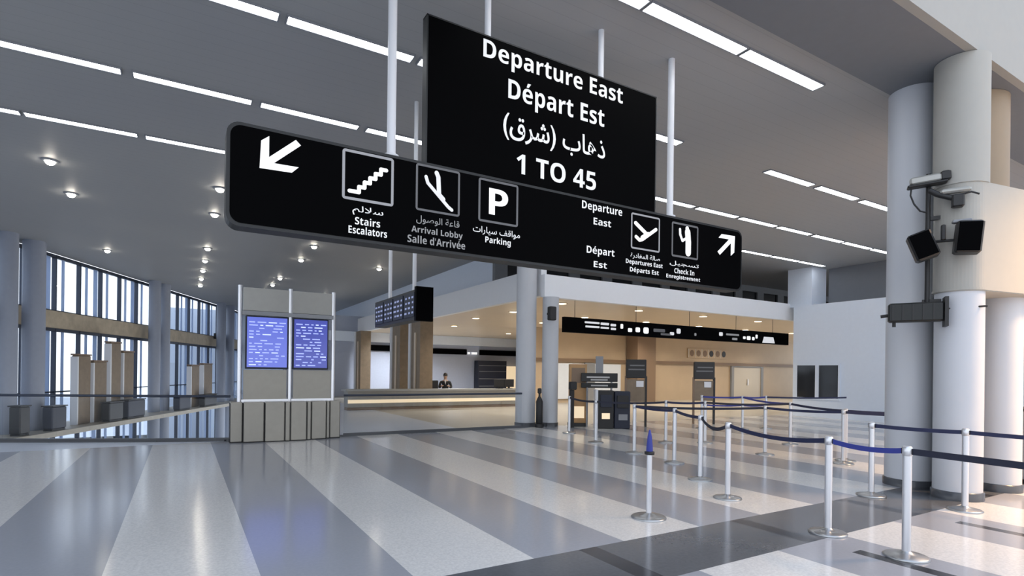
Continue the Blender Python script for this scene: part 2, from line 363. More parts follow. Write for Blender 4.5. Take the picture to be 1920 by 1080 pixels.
# ------------------------------------------------------------------ ceiling light strips
def strip(x0, x1, y, label, group):
    e = empty('ceiling_light', ((x0+x1)/2, y, 5.9), label, 'ceiling light', group)
    MB().box(x0, x1, y-.1, y-.085, 5.872, 5.899).box(x0, x1, y+.085, y+.1, 5.872, 5.899).box(x0-.02, x0, y-.1, y+.1, 5.872, 5.899).box(x1, x1+.02, y-.1, y+.1, 5.872, 5.899).build('frame', 'grey', e)
    MB().box(x0, x1, y-.085, y+.085, 5.88, 5.895).build('diffuser', 'light', e)
rows = [(4.75, [2.86, 4.61, 6.37], 1.70, 'nearest ceiling row'), (7.25, [-2.36, -.65, 1.06, 2.77, 4.48, 6.28, 10.5, 12.35, 14.2, 16.05], 1.60, 'second-nearest ceiling row'),
        (9.8, [-5.78, -4.07, -2.38, -.66, 1.05, 2.77, 4.49, 6.2, 7.9, 9.62, 11.33, 13.04, 14.75, 16.5, 18.2, 19.9], 1.56, 'third ceiling row'),
        (12.33, [-7.4, -5.7, -4.0, -2.35, -.63, 1.05, 2.77, 4.49, 6.2, 7.9, 9.62, 11.33, 13.04, 14.75, 16.5, 18.2, 19.9], 1.58, 'farthest ceiling row')]
for y, xs, ln, nm in rows:
    vis = [x for x in xs if project(x+ln, y, 5.9)[0] > 0 and project(x+ln, y, 5.9)[1] > 0]
    for x in xs:
        if x in vis: strip(x, x+ln, y, 'white fluorescent strip, %s from the left in the %s' % (ORD[vis.index(x)], nm), 'ceiling light strips')
# downlights
dls = [(-2.42, 14.86), (-2.42, 17.4), (-2.42, 25.1), (.72, 14.92), (.72, 17.47), (.72, 22.57), (.72, 25.18), (.72, 27.8), (.72, 30.35), (.74, 32.9), (3.88, 20.05), (3.93, 22.8), (3.89, 27.95), (3.88, 30.35), (3.92, 33.4), (7.0, 32.8), (7.06, 22.87)]
cnt = {}
for x, y in dls:
    key = 'row nearest the windows' if x < 0 else 'row left of the screens' if x < 2 else 'row over the screens' if x < 5 else 'row towards the check-in hall'
    k = cnt.get(key, 0); cnt[key] = k+1
    e = empty('downlight', (x, y, 5.9), 'small round ceiling spotlight, %s from the front in the %s' % (ORD[k], key), 'downlight', 'round downlights')
    MB().lathe([(.10, 5.87), (.15, 5.88), (.16, 5.899)], x, y, 20).build('trim_ring', 'grey', e)
    MB().lathe([(.02, 5.80), (.05, 5.81), (.078, 5.835), (.088, 5.872)], x, y, 16).build('lens', 'down', e)
# lamps added in the beige ceiling to light the hall warmly
k = 0
for y in (15.2, 18.4, 21.6):
    for x in (11, 14.5, 18, 21.5, 25, 29, 33):
        e = empty('added_lamp', (x, y, 3.95), 'added warm round lamp, %s from the left in the %s row of the beige ceiling' % (ORD[int((x-10)/3.4)], {15.2: 'front', 18.4: 'middle', 21.6: 'back'}[y]), 'added lamp', 'warm lamps in the check-in ceiling')
        MB().lathe([(.15, 3.925), (.19, 3.93), (.2, 3.949)], x, y, 20).build('trim_ring', 'beigec', e)
        MB().lathe([(.05, 3.915), (.14, 3.918), (.148, 3.926)], x, y, 16).build('lens', 'warm', e)
        if y != 15.2 or x in (11, 18, 25):
            l = bpy.data.lights.new('lamp', 'SPOT'); l.energy = 230; l.color = (1, .88, .72); l.spot_size = math.radians(150); l.spot_blend = .8; l.shadow_soft_size = .12
            lo = bpy.data.objects.new('bulb', l); COL.objects.link(lo); lo.parent = e; lo.location = (0, 0, -.05)
        k += 1
for x, y in ((12, 26), (12, 31), (17, 29), (10.8, 34-2.2)):  # cool-tinted lamps added to brighten the counter area and pale wall
    e = empty('added_lamp', (x, y, 3.95), 'added round lamp above the %s of the service counter area' % {(12, 26): 'front', (12, 31): 'back left', (17, 29): 'right', (10.8, 31.8): 'far left'}[(x, y)], 'added lamp')
    MB().lathe([(.15, 3.925), (.19, 3.93), (.2, 3.949)], x, y, 20).build('trim_ring', 'beigec', e)
    MB().lathe([(.05, 3.915), (.14, 3.918), (.148, 3.926)], x, y, 16).build('lens', 'warm', e)
    l = bpy.data.lights.new('lamp', 'SPOT'); l.energy = 600; l.color = (.92, .95, 1); l.spot_size = math.radians(150); l.spot_blend = .8; l.shadow_soft_size = .12
    lo = bpy.data.objects.new('bulb', l); COL.objects.link(lo); lo.parent = e; lo.location = (0, 0, -.05)

# ------------------------------------------------------------------ text
AR = {'ا': (0xFE8D, 2), 'ب': (0xFE8F, 4), 'ة': (0xFE93, 2), 'ت': (0xFE95, 4), 'ج': (0xFE9D, 4), 'د': (0xFEA9, 2), 'ذ': (0xFEAB, 2), 'ر': (0xFEAD, 2), 'س': (0xFEB1, 4), 'ش': (0xFEB5, 4),
      'ص': (0xFEB9, 4), 'ع': (0xFEC9, 4), 'غ': (0xFECD, 4), 'ف': (0xFED1, 4), 'ق': (0xFED5, 4), 'ل': (0xFEDD, 4), 'م': (0xFEE1, 4), 'ه': (0xFEE9, 4), 'و': (0xFEED, 2), 'ي': (0xFEF1, 4), '\u0001': (0xFEFB, 2)}
def arabic(s):
    s = s.replace('لا', '\u0001'); out = []
    for i, c in enumerate(s):
        if c not in AR: out.append({'(': ')', ')': '('}.get(c, c)); continue
        b, k = AR[c]; prev = i > 0 and s[i-1] in AR and AR[s[i-1]][1] == 4; nxt = k == 4 and i+1 < len(s) and s[i+1] in AR
        out.append(chr(b + (3 if prev and nxt else 1 if prev else 2 if nxt else 0)))
    return ''.join(reversed(out))
def bold(s_):
    out = ''
    for c in s_:
        if 'A' <= c <= 'Z': out += chr(0x1D5D4+ord(c)-65)
        elif 'a' <= c <= 'z': out += chr(0x1D5EE+ord(c)-97)
        elif '0' <= c <= '9': out += chr(0x1D7EC+ord(c)-48)
        else: out += c
    return out
def glyph_mesh(body, off):
    c = bpy.data.curves.new('t', 'FONT'); c.body = body; c.offset = off; c.resolution_u = 3
    o = bpy.data.objects.new('t', c); COL.objects.link(o); bpy.context.view_layer.update()
    me = bpy.data.meshes.new_from_object(o.evaluated_get(bpy.context.evaluated_depsgraph_get())); COL.objects.unlink(o); bpy.data.objects.remove(o)
    return me
def text_obj(body, x0, x1, z0, z1, y, m, parent, name='sign_text', weight=.004, label=None):
    off = weight if any(ord(q) > 0x600 for q in body) else 0; acc = [i for i, ch_ in enumerate(body) if ch_ == 'é']; body = bold(body.replace('é', 'e')); me = glyph_mesh(body, off)
    if acc:
        import bmesh
        bm = bmesh.new(); bm.from_mesh(me)
        for i in acc:
            right = max(v.co.x for v in glyph_mesh(body[:i+1], off).vertices); em_ = glyph_mesh(body[i], off); we = max(v.co.x for v in em_.vertices)-min(v.co.x for v in em_.vertices)
            cx = right-we/2; vv = [bm.verts.new(p) for p in ((cx-.06, .60, 0), (cx+.04, .60, 0), (cx+.16, .76, 0), (cx+.0, .76, 0))]; bm.faces.new(vv)
        bm.to_mesh(me); bm.free()
    xs = [v.co.x for v in me.vertices]; ys = [v.co.y for v in me.vertices]; ax, bx, ay, by = min(xs), max(xs), min(ys), max(ys)
    for v in me.vertices:
        u = (v.co.x-ax)/(bx-ax); t = (v.co.y-ay)/(by-ay); v.co = Vector((x0+u*(x1-x0), y, z0+t*(z1-z0)))
    me.materials.clear(); me.materials.append(M[m]); me.name = name
    ob = bpy.data.objects.new(name, me); COL.objects.link(ob); ob.parent = parent; ob.location = -parent_world(parent)
    if label: ob['label'] = label
    return ob
def stroke(mb, pts, w, y, th=.006):                        # round-ended thick line in the XZ plane
    for (a, b) in zip(pts[:-1], pts[1:]):
        d = Vector((b[0]-a[0], b[1]-a[1])); L = d.length; d /= L; n = Vector((-d.y, d.x))*w/2
        poly = []
        for k in range(7): t = -PI/2+PI*k/6; poly.append((b[0]+d.x*math.cos(t)*w/2+n.x*math.sin(t), b[1]+d.y*math.cos(t)*w/2+n.y*math.sin(t)))
        for k in range(7): t = PI/2+PI*k/6; poly.append((a[0]+d.x*math.cos(t)*w/2+n.x*math.sin(t), a[1]+d.y*math.cos(t)*w/2+n.y*math.sin(t)))
        mb.prismY(poly, y-th, y)
    return mb
def frame_sq(x0, x1, z0, z1, w, y, r=.03):
    mb = MB()
    def rr(a0, a1, b0, b1, r):
        pts = []
        for cx, cz, s0 in ((a1-r, b0+r, -90), (a1-r, b1-r, 0), (a0+r, b1-r, 90), (a0+r, b0+r, 180)):
            for k in range(5): t = math.radians(s0+90*k/4); pts.append((cx+r*math.cos(t), cz+r*math.sin(t)))
        return pts
    o_ = rr(x0, x1, z0, z1, r); i_ = rr(x0+w, x1-w, z0+w, z1-w, max(.004, r-w)); n = len(o_)
    vs = [(p[0], y-.006, p[1]) for p in o_]+[(p[0], y-.006, p[1]) for p in i_]
    mb.add(vs, [(k, (k+1) % n, n+(k+1) % n, n+k) for k in range(n)]); return mb

# ------------------------------------------------------------------ the long hanging sign
YS = 5.3
def rrect(x0, x1, z0, z1, r):
    pts = []
    for cx, cz, s0 in ((x1-r, z0+r, -90), (x1-r, z1-r, 0), (x0+r, z1-r, 90), (x0+r, z0+r, 180)):
        for k in range(7): t = math.radians(s0+90*k/6); pts.append((cx+r*math.cos(t), cz+r*math.sin(t)))
    return pts
sg = empty('hanging_sign', (3.7, YS+.1, 2.8), 'long black wayfinding sign with rounded corners, arrows and pictograms, hung on two rods', 'sign')
pn = MB().prismY(rrect(.33, 7.08, 2.86, 3.70, .09), YS, YS+.16).build('panel', 'signblack', sg)
sub(MB().prismY(rrect(.30, 7.11, 2.83, 3.73, .11), YS+.008, YS+.20), 'rim', 'signrim', pn)
def arrow(mb, x0, x1, z0, z1, fx, fz, w):                  # arrow with its tip at one corner of the box; fx, fz pick the corner
    X = lambda u: x0+(x1-x0)*(u if fx > 0 else 1-u); Z = lambda u: z0+(z1-z0)*(u if fz > 0 else 1-u)
    ww = w
    def P(u, v): return (X(u), Z(v))
    shaft = [P(0, .13), P(.13, 0), P(.87, .74), P(.74, .87)]
    h1 = [P(1, 1), P(.22, .97), P(.05, .78), P(.80, .80)]; h2 = [P(1, 1), P(.97, .22), P(.78, .05), P(.78, .80)]
    for q in (shaft, h1, h2):
        ar = sum(q[i][0]*q[(i+1) % 4][1]-q[(i+1) % 4][0]*q[i][1] for i in range(4))
        mb.prismY(q if ar > 0 else q[::-1], YS-.006, YS)
    return mb
arrow(MB(), .56, .90, 3.36, 3.67, -1, -1, .08).build('arrow', 'letterhi', sg)['label'] = 'white arrow pointing down left'
arrow(MB(), 6.56, 6.93, 3.32, 3.63, 1, 1, .08).build('arrow', 'letterhi', sg)['label'] = 'white arrow pointing up right'
frame_sq(1.27, 1.77, 3.215, 3.69, .026, YS).build('pictogram_frame', 'frameline', sg)
st = MB(); n = 5
x, z = 1.34, 3.30; pts = [(x, z), (x+.09, z)]
for k in range(5): pts += [(pts[-1][0], pts[-1][1]+.052), (pts[-1][0]+.053, pts[-1][1]+.052)]
stroke(st, pts, .036, YS).build('stairs_icon', 'letterhi', sg)
frame_sq(2.0, 2.49, 3.225, 3.70, .022, YS).build('pictogram_frame', 'framedim', sg)
pl = MB(); stroke(pl, [(2.11, 3.58), (2.13, 3.52), (2.36, 3.31), (2.40, 3.285)], .034, YS); stroke(pl, [(2.225, 3.64), (2.245, 3.60), (2.255, 3.42)], .045, YS); stroke(pl, [(2.255, 3.42), (2.30, 3.38)], .05, YS)
pl.build('landing_plane_icon', 'letter', sg)
frame_sq(2.71, 3.21, 3.22, 3.69, .024, YS).build('pictogram_frame', 'framedim', sg)
text_obj('P', 2.84, 3.08, 3.315, 3.60, YS-.004, 'letterhi', sg, 'parking_icon', .018)
frame_sq(4.90, 5.41, 3.20, 3.66, .022, YS).build('pictogram_frame', 'frameline', sg)
pl = MB(); stroke(pl, [(4.98, 3.535), (5.17, 3.42)], .05, YS); stroke(pl, [(4.99, 3.36), (5.05, 3.325), (5.10, 3.34), (5.34, 3.50)], .045, YS); stroke(pl, [(5.10, 3.36), (5.20, 3.42)], .06, YS)
pl.build('departing_plane_icon', 'letterhi', sg)
frame_sq(5.63, 6.15, 3.185, 3.655, .026, YS).build('pictogram_frame', 'framedim', sg)
pl = MB(); stroke(pl, [(5.94, 3.55), (5.955, 3.42), (5.955, 3.27)], .10, YS); stroke(pl, [(5.91, 3.46), (5.84, 3.42), (5.795, 3.50), (5.79, 3.57)], .035, YS); stroke(pl, [(5.93, 3.59), (5.93, 3.60)], .06, YS)
pl.build('officer_icon', 'letterhi', sg)
tx = [(arabic('سلالم'), 1.37, 1.67, 3.08, 3.17, 'letter'), ('Stairs', 1.395, 1.64, 2.99, 3.065, 'letter'), ('Escalators', 1.335, 1.71, 2.90, 2.975, 'letter'),
      (arabic('قاعة الوصول'), 2.01, 2.49, 3.09, 3.18, 'lettermid'), ('Arrival Lobby', 1.96, 2.53, 2.98, 3.065, 'lettermid'), ("Salle d'Arrivée", 1.92, 2.56, 2.89, 2.97, 'lettermid'),
      (arabic('مواقف سيارات'), 2.65, 3.24, 3.08, 3.17, 'letter'), ('Parking', 2.80, 3.12, 2.98, 3.07, 'letter'),
      ('Departure', 4.11, 4.75, 3.555, 3.68, 'letter'), ('East', 4.29, 4.57, 3.415, 3.50, 'letter'), ('Départ', 4.19, 4.63, 3.03, 3.15, 'letter'), ('Est', 4.30, 4.51, 2.895, 2.97, 'letter'),
      (arabic('صالة المغادرة'), 4.90, 5.42, 3.07, 3.15, 'letter'), ('Departures East', 4.82, 5.47, 2.985, 3.06, 'letter'), ('Départs Est', 4.89, 5.40, 2.885, 2.965, 'letter'),
      (arabic('تسجيل'), 5.60, 6.17, 3.06, 3.13, 'letter'), ('Check In', 5.69, 6.08, 2.965, 3.035, 'letter'), ('Enregistrement', 5.54, 6.20, 2.875, 2.945, 'letter')]
for b_, x0, x1, z0, z1, m_ in tx: text_obj(b_, x0, x1, z0, z1, YS-.004, m_, sg)
MB().lathe([(.044, 3.71), (.044, 5.9)], 1.775, YS+.1, 20).build('rod', 'rod', sg)
MB().lathe([(.044, 3.71), (.044, 5.9)], 5.70, YS+.1, 20).build('rod', 'rod', sg)
for rx in (1.775, 5.70): MB().lathe([(.044, 3.73), (.075, 3.735), (.075, 3.76), (.045, 3.765)], rx, YS+.1, 20).build('rod_collar', 'rod', sg)

# ------------------------------------------------------------------ upper sign
YU = 5.36
us = empty('hanging_sign', (3.74, YU+.06, 3.75), 'big black rectangular sign reading Departure East 1 TO 45, above the long sign', 'sign')
pn = MB().box(2.14, 5.37, YU, YU+.10, 3.75, 5.27).build('panel', 'signblack', us)
sub(MB().box(2.125, 2.14, YU-.004, YU+.11, 3.75, 5.285).box(5.37, 5.385, YU-.004, YU+.11, 3.75, 5.285).box(2.125, 5.385, YU-.004, YU+.11, 5.27, 5.285), 'rim', 'signrim', pn)
def latin(body, x0, x1, zb, zcap, desc):                   # fit capitals between zb and zcap; desc: share below the baseline
    return text_obj(body, x0, x1, zb-desc*(zcap-zb), zcap, YU-.004, 'letter', us, weight=.008)
latin('Departure East', 2.78, 4.79, 5.03, 5.235, .27)
latin('Départ Est', 3.10, 4.49, 4.66, 4.90, .25)
text_obj(arabic('ذهاب (شرق)'), 3.04, 4.51, 4.20, 4.51, YU-.004, 'letter', us, weight=.012)
latin('1 TO 45', 3.22, 4.37, 3.85, 4.08, 0)
for rx in (2.86, 4.47): MB().lathe([(.036, 5.28), (.036, 5.9)], rx, YU+.05, 20).build('rod', 'rod', us)

# ------------------------------------------------------------------ small hanging screen box
ss = empty('hanging_screens', (3.15, 9.1, 2.4), 'small hanging box of blue screens with a black end, on two thin rods', 'screens')
MB().box(3.10, 3.30, 8.10, 10.25, 2.40, 2.87).build('housing', 'black', ss)
for k in range(4):
    y0 = 8.18+k*.52
    sc = MB().box(3.085, 3.0995, y0, y0+.47, 2.45, 2.83).build('screen', 'blueplas', ss)
    tx_ = MB()
    for j in range(4):
        zz = 2.50+j*.08
        for q in range(3): tx_.box(3.080, 3.0845, y0+.03+q*.15, y0+.03+q*.15+random.uniform(.05, .11), zz, zz+.03)
    sub(tx_, 'screen_rows', mat('dim screen rows', (.2, .22, .3), .5, emit=(.25, .3, .55), es=.35) if k == 0 else bpy.data.materials['dim screen rows'], sc)
MB().box(3.06, 3.34, 8.02, 8.10, 2.37, 2.90).build('end_cap', 'signblack', ss)
for y in (8.40, 9.6): MB().lathe([(.032, 2.87), (.032, 5.9)], 3.17, y, 14).build('rod', 'rod', ss)

# ------------------------------------------------------------------ departures tower
TY = 13.35
tw = empty('display_tower', (2.1, TY, 0), 'free-standing departures display with two blue screens over a ribbed metal base', 'display')
for x in (1.06, 2.09, 3.04): MB().lathe([(.045, .85), (.045, 3.42)], x, TY, 16).build('post', 'steel', tw)
MB().box(1.12, 3.02, TY-.02, TY+.12, 2.88, 3.38).build('header_panel', 'panell', tw)
MB().box(1.10, 3.03, TY-.05, TY+.14, 2.78, 2.87).build('header_rail', 'grey', tw)
for (x0, x1, m_) in ((1.20, 2.02, 'screen'), (2.17, 2.90, 'screend')):
    bz = MB().rbox(x0-.03, x1+.03, TY-.02, TY+.08, 1.60, 2.77, .012).build('screen_bezel', 'blueplas', tw)
    sc = sub(MB().box(x0, x1, TY-.028, TY-.021, 1.64, 2.74), 'screen', m_, bz)
    a, b = MB(), MB()
    for j in range(15):
        zz = 1.68+j*.067; x = x0+.04
        while x < x1-.12:
            L = random.uniform(.04, .18)
            if random.random() < .75: (a if random.random() < .8 else b).box(x, min(x+L, x1-.03), TY-.034, TY-.0285, zz, zz+.024)
            x += L+.05
    sub(a, 'screen_rows', 'scrtext', bz); sub(b, 'screen_rows', 'scrtext2', bz)
MB().box(1.14, 2.02, TY, TY+.05, .93, 1.58).build('lower_panel', 'panel', tw)
MB().box(2.16, 3.00, TY, TY+.05, .93, 1.58).build('lower_panel', 'panel', tw)
MB().box(1.10, 3.05, TY-.03, TY+.07, .86, .93).build('lower_rail', 'steel', tw)
bs = MB(); bs2 = MB(); xs = [.88, 1.13, 1.55, 1.96, 2.07, 2.42, 2.52, 2.86, 2.95, 3.20]
for k in range(len(xs)-1):
    d = .30*(1-((xs[k]+xs[k+1])/2-2.04)**2/1.8)
    d2 = max(.02, d); bs.rbox(xs[k]+.012, xs[k+1]-.012, TY-d2, TY+.25, .02, .88, .012); bs2.box(xs[k]-.0, xs[k+1], TY-d2+.03, TY+.2, .0, .85)
bs.build('base_cladding', 'panel', tw); bs2.build('base_core', 'black', tw)

# ------------------------------------------------------------------ glass balustrades
def balustrade(pts, label):
    e = empty('glass_balustrade', (*pts[0], 0), label, 'balustrade')
    g = MB(); r = MB(); po = MB(); rp = []
    for a, b in zip(pts[:-1], pts[1:]):
        a, b = Vector((*a, 0)), Vector((*b, 0)); L = (b-a).length; d = (b-a)/L; n = Vector((-d.y, d.x, 0))*.006
        vs = [a+n, b+n, b-n, a-n]; g.prism([(v.x, v.y) for v in vs], .03, .93)
        nn = max(1, round(L/2.8))
        q_ = Vector((-d.y, d.x, 0))*.03; rp.append([(v.x, v.y) for v in (a+q_, b+q_, b-q_, a-q_)])
    r.tube([(x, y, .985) for x, y in pts], .027, 12)
    sh = MB()
    for q_ in rp: sh.prism(q_[::-1], .0, .07)
    sh.build('base_shoe', 'trimdark', e); g.build('glass', 'railglass', e); r.build('handrail', 'mull', e)
off = [(x+.06, y-.05) for x, y in edge[:-1]]
balustrade(off, 'glass balustrade with dark handrail along the void, left of the departures display')
balustrade([(3.35, 13.53), (5.1, 13.53), (6.8, 13.53), (8.4, 13.53)], 'glass balustrade between the departures display and the tall column')

# ------------------------------------------------------------------ things along the window ledge
def slab_tower(s0, s1, ztop, lb, m='wood', inn=1.0, dp=.22):
    c = wpt((s0+s1)/2, inn, 0); e = empty('clad_pillar', (c.x, c.y, -.60), lb, 'pillar')
    MB().rbox(s0, s1, -inn-dp/2, -inn+dp/2, -.60, ztop, .02, WM).build('cladding', m, e)
    MB().box(s0-.07, s0+.0, -inn-dp/2-.03, -inn+dp/2, -.60, ztop-.05, WM).build('pale_edge', 'rod', e)
    MB().box(s0-.03, s1+.03, -inn-dp/2-.02, -inn+dp/2+.02, ztop, ztop+.06, WM).build('cap', 'trimb', e)
slab_tower(.19, 1.0, 2.03, 'brown clad pillar behind the glass rail, first from the left')
slab_tower(1.2, 2.1, 1.81, 'shorter brown clad pillar behind the glass rail, second from the left')
slab_tower(2.37, 3.15, 2.62, 'tallest brown clad pillar in the left group')
slab_tower(3.35, 4.2, 2.27, 'brown clad pillar at the right end of the left group')
slab_tower(10.3, 11.4, 1.74, 'brown clad pillar in the far group, left one')
slab_tower(12.0, 13.35, 1.84, 'brown clad pillar in the far group, right one')
def dark_box(s0, s1, z1, lb, m='blueplas'):
    c = wpt((s0+s1)/2, 1.3, 0); e = empty('dark_cabinet', (c.x, c.y, -.60), lb, 'cabinet')
    MB().rbox(s0, s1, -1.65, -1.32, -.54, z1, .03, WM).build('body', m, e)
    MB().box(s0-.02, s1+.02, -1.67, -1.30, z1, z1+.04, WM).build('top', 'black', e)
    MB().box(s0+.03, s1-.03, -1.62, -1.35, -.60, -.54, WM).build('foot', 'black', e)
dark_box(-2.1, -1.35, .22, 'dark blue cabinet beside the thick column, behind the glass rail')
dark_box(-3.6, -3.15, .32, 'narrow black cabinet between the two leftmost columns', 'black')
dark_box(1.3, 2.3, .16, 'wide black cabinet in front of the tallest brown pillar', 'black')
dark_box(2.7, 4.1, .18, 'long dark cabinet right of the left pillar group')
dark_box(7.6, 8.9, .12, 'dark cabinet between the middle columns and the far brown pillars')
dark_box(10.8, 12.6, .06, 'low black cabinet beneath the far brown pillars', 'black')
sp_ = empty('wall_speaker', wpt(16.4, .45, 3.72), 'black box standing on the brown beam of the glass wall', 'speaker')
MB().rbox(15.9, 17.1, -.5, -.23, 3.55, 3.92, .02, WM).build('cabinet', 'black', sp_); MB().box(16.2, 16.8, -.23, -.2, 3.6, 3.7, WM).build('bracket', 'grey', sp_)

# ------------------------------------------------------------------ barrier posts with belts
def make_stanchion():
    e = empty('barrier_post', (0, 0, 0), '', 'barrier post')
    MB().lathe([(.175, 0), (.178, .012), (.165, .022), (.09, .034), (.05, .045), (.034, .06)], 0, 0, 36).build('base', 'basest', e)
    MB().lathe([(.035, .05), (.035, .90)], 0, 0, 20).build('pole', 'postst', e)
    MB().lathe([(.035, .90), (.040, .905), (.040, .972), (.030, .985), (.012, .988)], 0, 0, 20).build('head', 'postst', e)
    MB().box(-.012, .012, -.044, .044, .915, .965).build('belt_clip', 'black', e)
    return e
proto = make_stanchion(); first = [True]
posts = {}
def post(key, x, y, label, rot=0, h=1.0):
    e = proto if first[0] else copy_tree(proto); first[0] = False
    e.location = (x, y, 0); e.rotation_euler.z = rot; e['label'] = label; e['group'] = 'queue barrier posts'; posts[key] = e; return e
G = [('n1', 5.53, 2.41, 'nearest barrier post at lower right, blue belt left and black belt right'),
     ('n2', 5.65, 3.17, 'barrier post standing on the dark floor band, where the blue belt bends'),
     ('n3', 6.07, 4.70, 'barrier post on a white floor stripe between the lone post and the dark band'),
     ('n4', 6.76, 5.73, 'barrier post just left of and behind the post on the white stripe, belt sagging right'),
     ('n5', 7.6, 7.02, 'slim barrier post right behind the blue-topped lone post'),
     ('n6', 7.8, 8.26, 'tall-looking barrier post at the left end of the main belt line'),
     ('r1', 7.95, 3.89, 'barrier post before the left clustered column, where a rightward belt starts'),
     ('r2', 8.1, 2.91, 'barrier post in front of the middle clustered column'),
     ('m1', 10.36, 5.55, 'barrier post in front of the white wall, right of its dark window'),
     ('m2', 10.75, 5.72, 'barrier post close behind another one in front of the white wall'),
     ('m3', 10.06, 6.92, 'barrier post under the right end of the black signboard'),
     ('m4', 12.08, 7.67, 'barrier post in front of the near corner of the white wall'),
     ('m5', 10.46, 8.74, 'barrier post seen just behind the sagging belt'),
     ('m6', 9.68, 9.21, 'thin far barrier post before the beige wall'),
     ('m7', 14.13, 10.46, 'far barrier post among the blue belts'),
     ('m8', 13.18, 11.14, 'far barrier post left of the pair of stacked blue belts'), ('m9', 15.0, 10.3, 'far barrier post at the right end of the stacked blue belts'),
     ('f1', 8.18, 9.92, 'barrier post in front of the dark self-service kiosks'),
     ('f2', 8.82, 11.8, 'far barrier post beside the tall brown stand')]
for g_ in G: post(*g_)
# the lone post with a pulled-out blue belt end
lp = empty('barrier_post', (4.46, 4.48, 0), 'lone barrier post left of the queue, topped by an upright blue belt cassette', 'barrier post', 'queue barrier posts')
for ch, nm in (([(.19, 0), (.193, .012), (.175, .024), (.13, .028), (.10, .03), (.05, .05), (.034, .06)], 'base'),):
    MB().lathe(ch, 4.46, 4.48, 40).build(nm, 'basest', lp)
MB().lathe([(.031, .05), (.031, .70)], 4.46, 4.48, 20).build('pole', 'postst', lp)
MB().lathe([(.034, .70), (.055, .705), (.055, .735), (.034, .74)], 4.46, 4.48, 20).build('head', 'black', lp)
MB().lathe([(.036, .74), (.034, .80), (.024, .90), (.010, .97), (.003, .98)], 4.46, 4.48, 16).build('belt_cassette', 'beltblue', lp)
def belt(a, b, m, sag=.03, z=.94, zb=None, h=.048, hb=None):
    pa = posts[a].location if isinstance(a, str) else Vector((*a, 0)); pb = posts[b].location if isinstance(b, str) else Vector((*b, 0))
    d = (pb-pa); L = d.length; d.normalize(); pa = pa+d*.035; pb = pb-d*(.035 if isinstance(b, str) else 0); n = Vector((-d.y, d.x, 0))*.003
    vs = []; fs = []; N_ = 12; zb = z if zb is None else zb
    for k in range(N_+1):
        t = k/N_; p = pa.lerp(pb, t); zz = z+(zb-z)*t-sag*4*t*(1-t)
        for s_, q in ((1, h/2), (-1, h/2), (-1, -h/2), (1, -h/2)): vs.append(p+n*s_+Vector((0, 0, zz+q)))
    for k in range(N_):
        for i in range(4): j = (i+1) % 4; fs.append((k*4+i, k*4+j, k*4+4+j, k*4+4+i))
    fs += [(3, 2, 1, 0), tuple(N_*4+i for i in range(4))]
    own = posts[a] if isinstance(a, str) else posts[b]
    o = MB().add(vs, fs).build('belt', m, own); return o
belt('n1', 'n2', 'beltblue'); belt('n1', (5.46, 1.25), 'beltblk', .0, zb=.935, h=.055)
belt('n2', 'n3', 'belt', .06); belt('n3', 'n4', 'beltblk', .10); belt('n4', 'n5', 'belt', .02); belt('n5', 'n6', 'belt', .02); 
belt('r1', 'r2', 'belt', .01); belt('r2', (8.3, 1.55), 'belt', .01); belt('m1', 'm3', 'belt', .02); belt('m1', (11.3, 4.3), 'belt', .02); belt('m2', (11.9, 4.4), 'belt', .02)
belt('m3', 'n6', 'beltblk', .03); belt('m4', 'm2', 'belt', .02); belt('m5', 'm4', 'beltblk', .03); belt('m6', 'm5', 'belt', .02); belt('f1', 'm6', 'beltblk', .03); belt('f2', 'f1', 'beltblk', .03)
belt('m7', 'm4', 'beltblue', .04); belt('m7', 'm8', 'beltblue', .02); belt('m7', 'm8', 'beltblue', .02, z=.70); belt('m7', 'm9', 'beltblue', .02); belt('m7', 'm9', 'beltblue', .02, z=.70); belt('m9', (17.5, 9.3), 'belt', .02)

# ------------------------------------------------------------------ equipment on the clustered columns (frame E: x right, y away, origin beside the columns)
EY = math.radians(-66)
def epl(x, y, z): return Matrix.Translation((x, y, z))
e_dir = Vector((math.cos(math.radians(-28)), math.sin(math.radians(-28)), 0))     # to the right seen from the hall
EM = Matrix.Translation((8.56, 3.52, 0)) @ Matrix.Rotation(math.radians(-62), 4, 'Z')     # x: right, y: away from camera
po_ = empty('equipment_mast', (8.56, 3.52, 2.3), 'thin black mast between the clustered columns carrying cameras and speakers', 'mast')
MB().tube([EM @ Vector((0, .0, 2.60)), EM @ Vector((0.0, .0, 4.32))], .028, 12).build('mast_pole', 'black', po_)
MB().box(-.05, .22, .0, .06, 2.58, 2.64, EM).build('bracket', 'black', po_)
MB().box(.0, .22, .0, .05, 3.7, 3.75, EM).build('bracket', 'black', po_)
c1 = empty('security_camera', EM @ Vector((-.1, -.1, 4.28)), 'white security camera on the mast, with a hanging cable loop', 'camera')
R1 = EM @ Matrix.Translation((-.01, -.10, 4.17)) @ Matrix.Rotation(math.radians(-3), 4, 'Y')
MB().rbox(-.20, .14, -.06, .06, .0, .10, .02, R1).build('housing', 'panell', c1)
MB().rbox(-.23, .20, -.07, .07, -.035, .0, .01, R1).build('base_plate', 'black', c1); MB().rbox(.13, .24, -.05, .05, -.0, .12, .015, R1).build('rear_cap', 'black', c1)
MB().tube([EM @ Vector(p) for p in ((-.19, -.08, 4.15), (-.20, -.08, 4.04), (-.16, -.08, 3.92), (-.09, -.06, 3.82), (-.02, -.03, 3.80))], .011, 8).build('cable', 'black', c1)
E0 = EM
EM = E0 @ Matrix.Translation((0, -.13, 0))
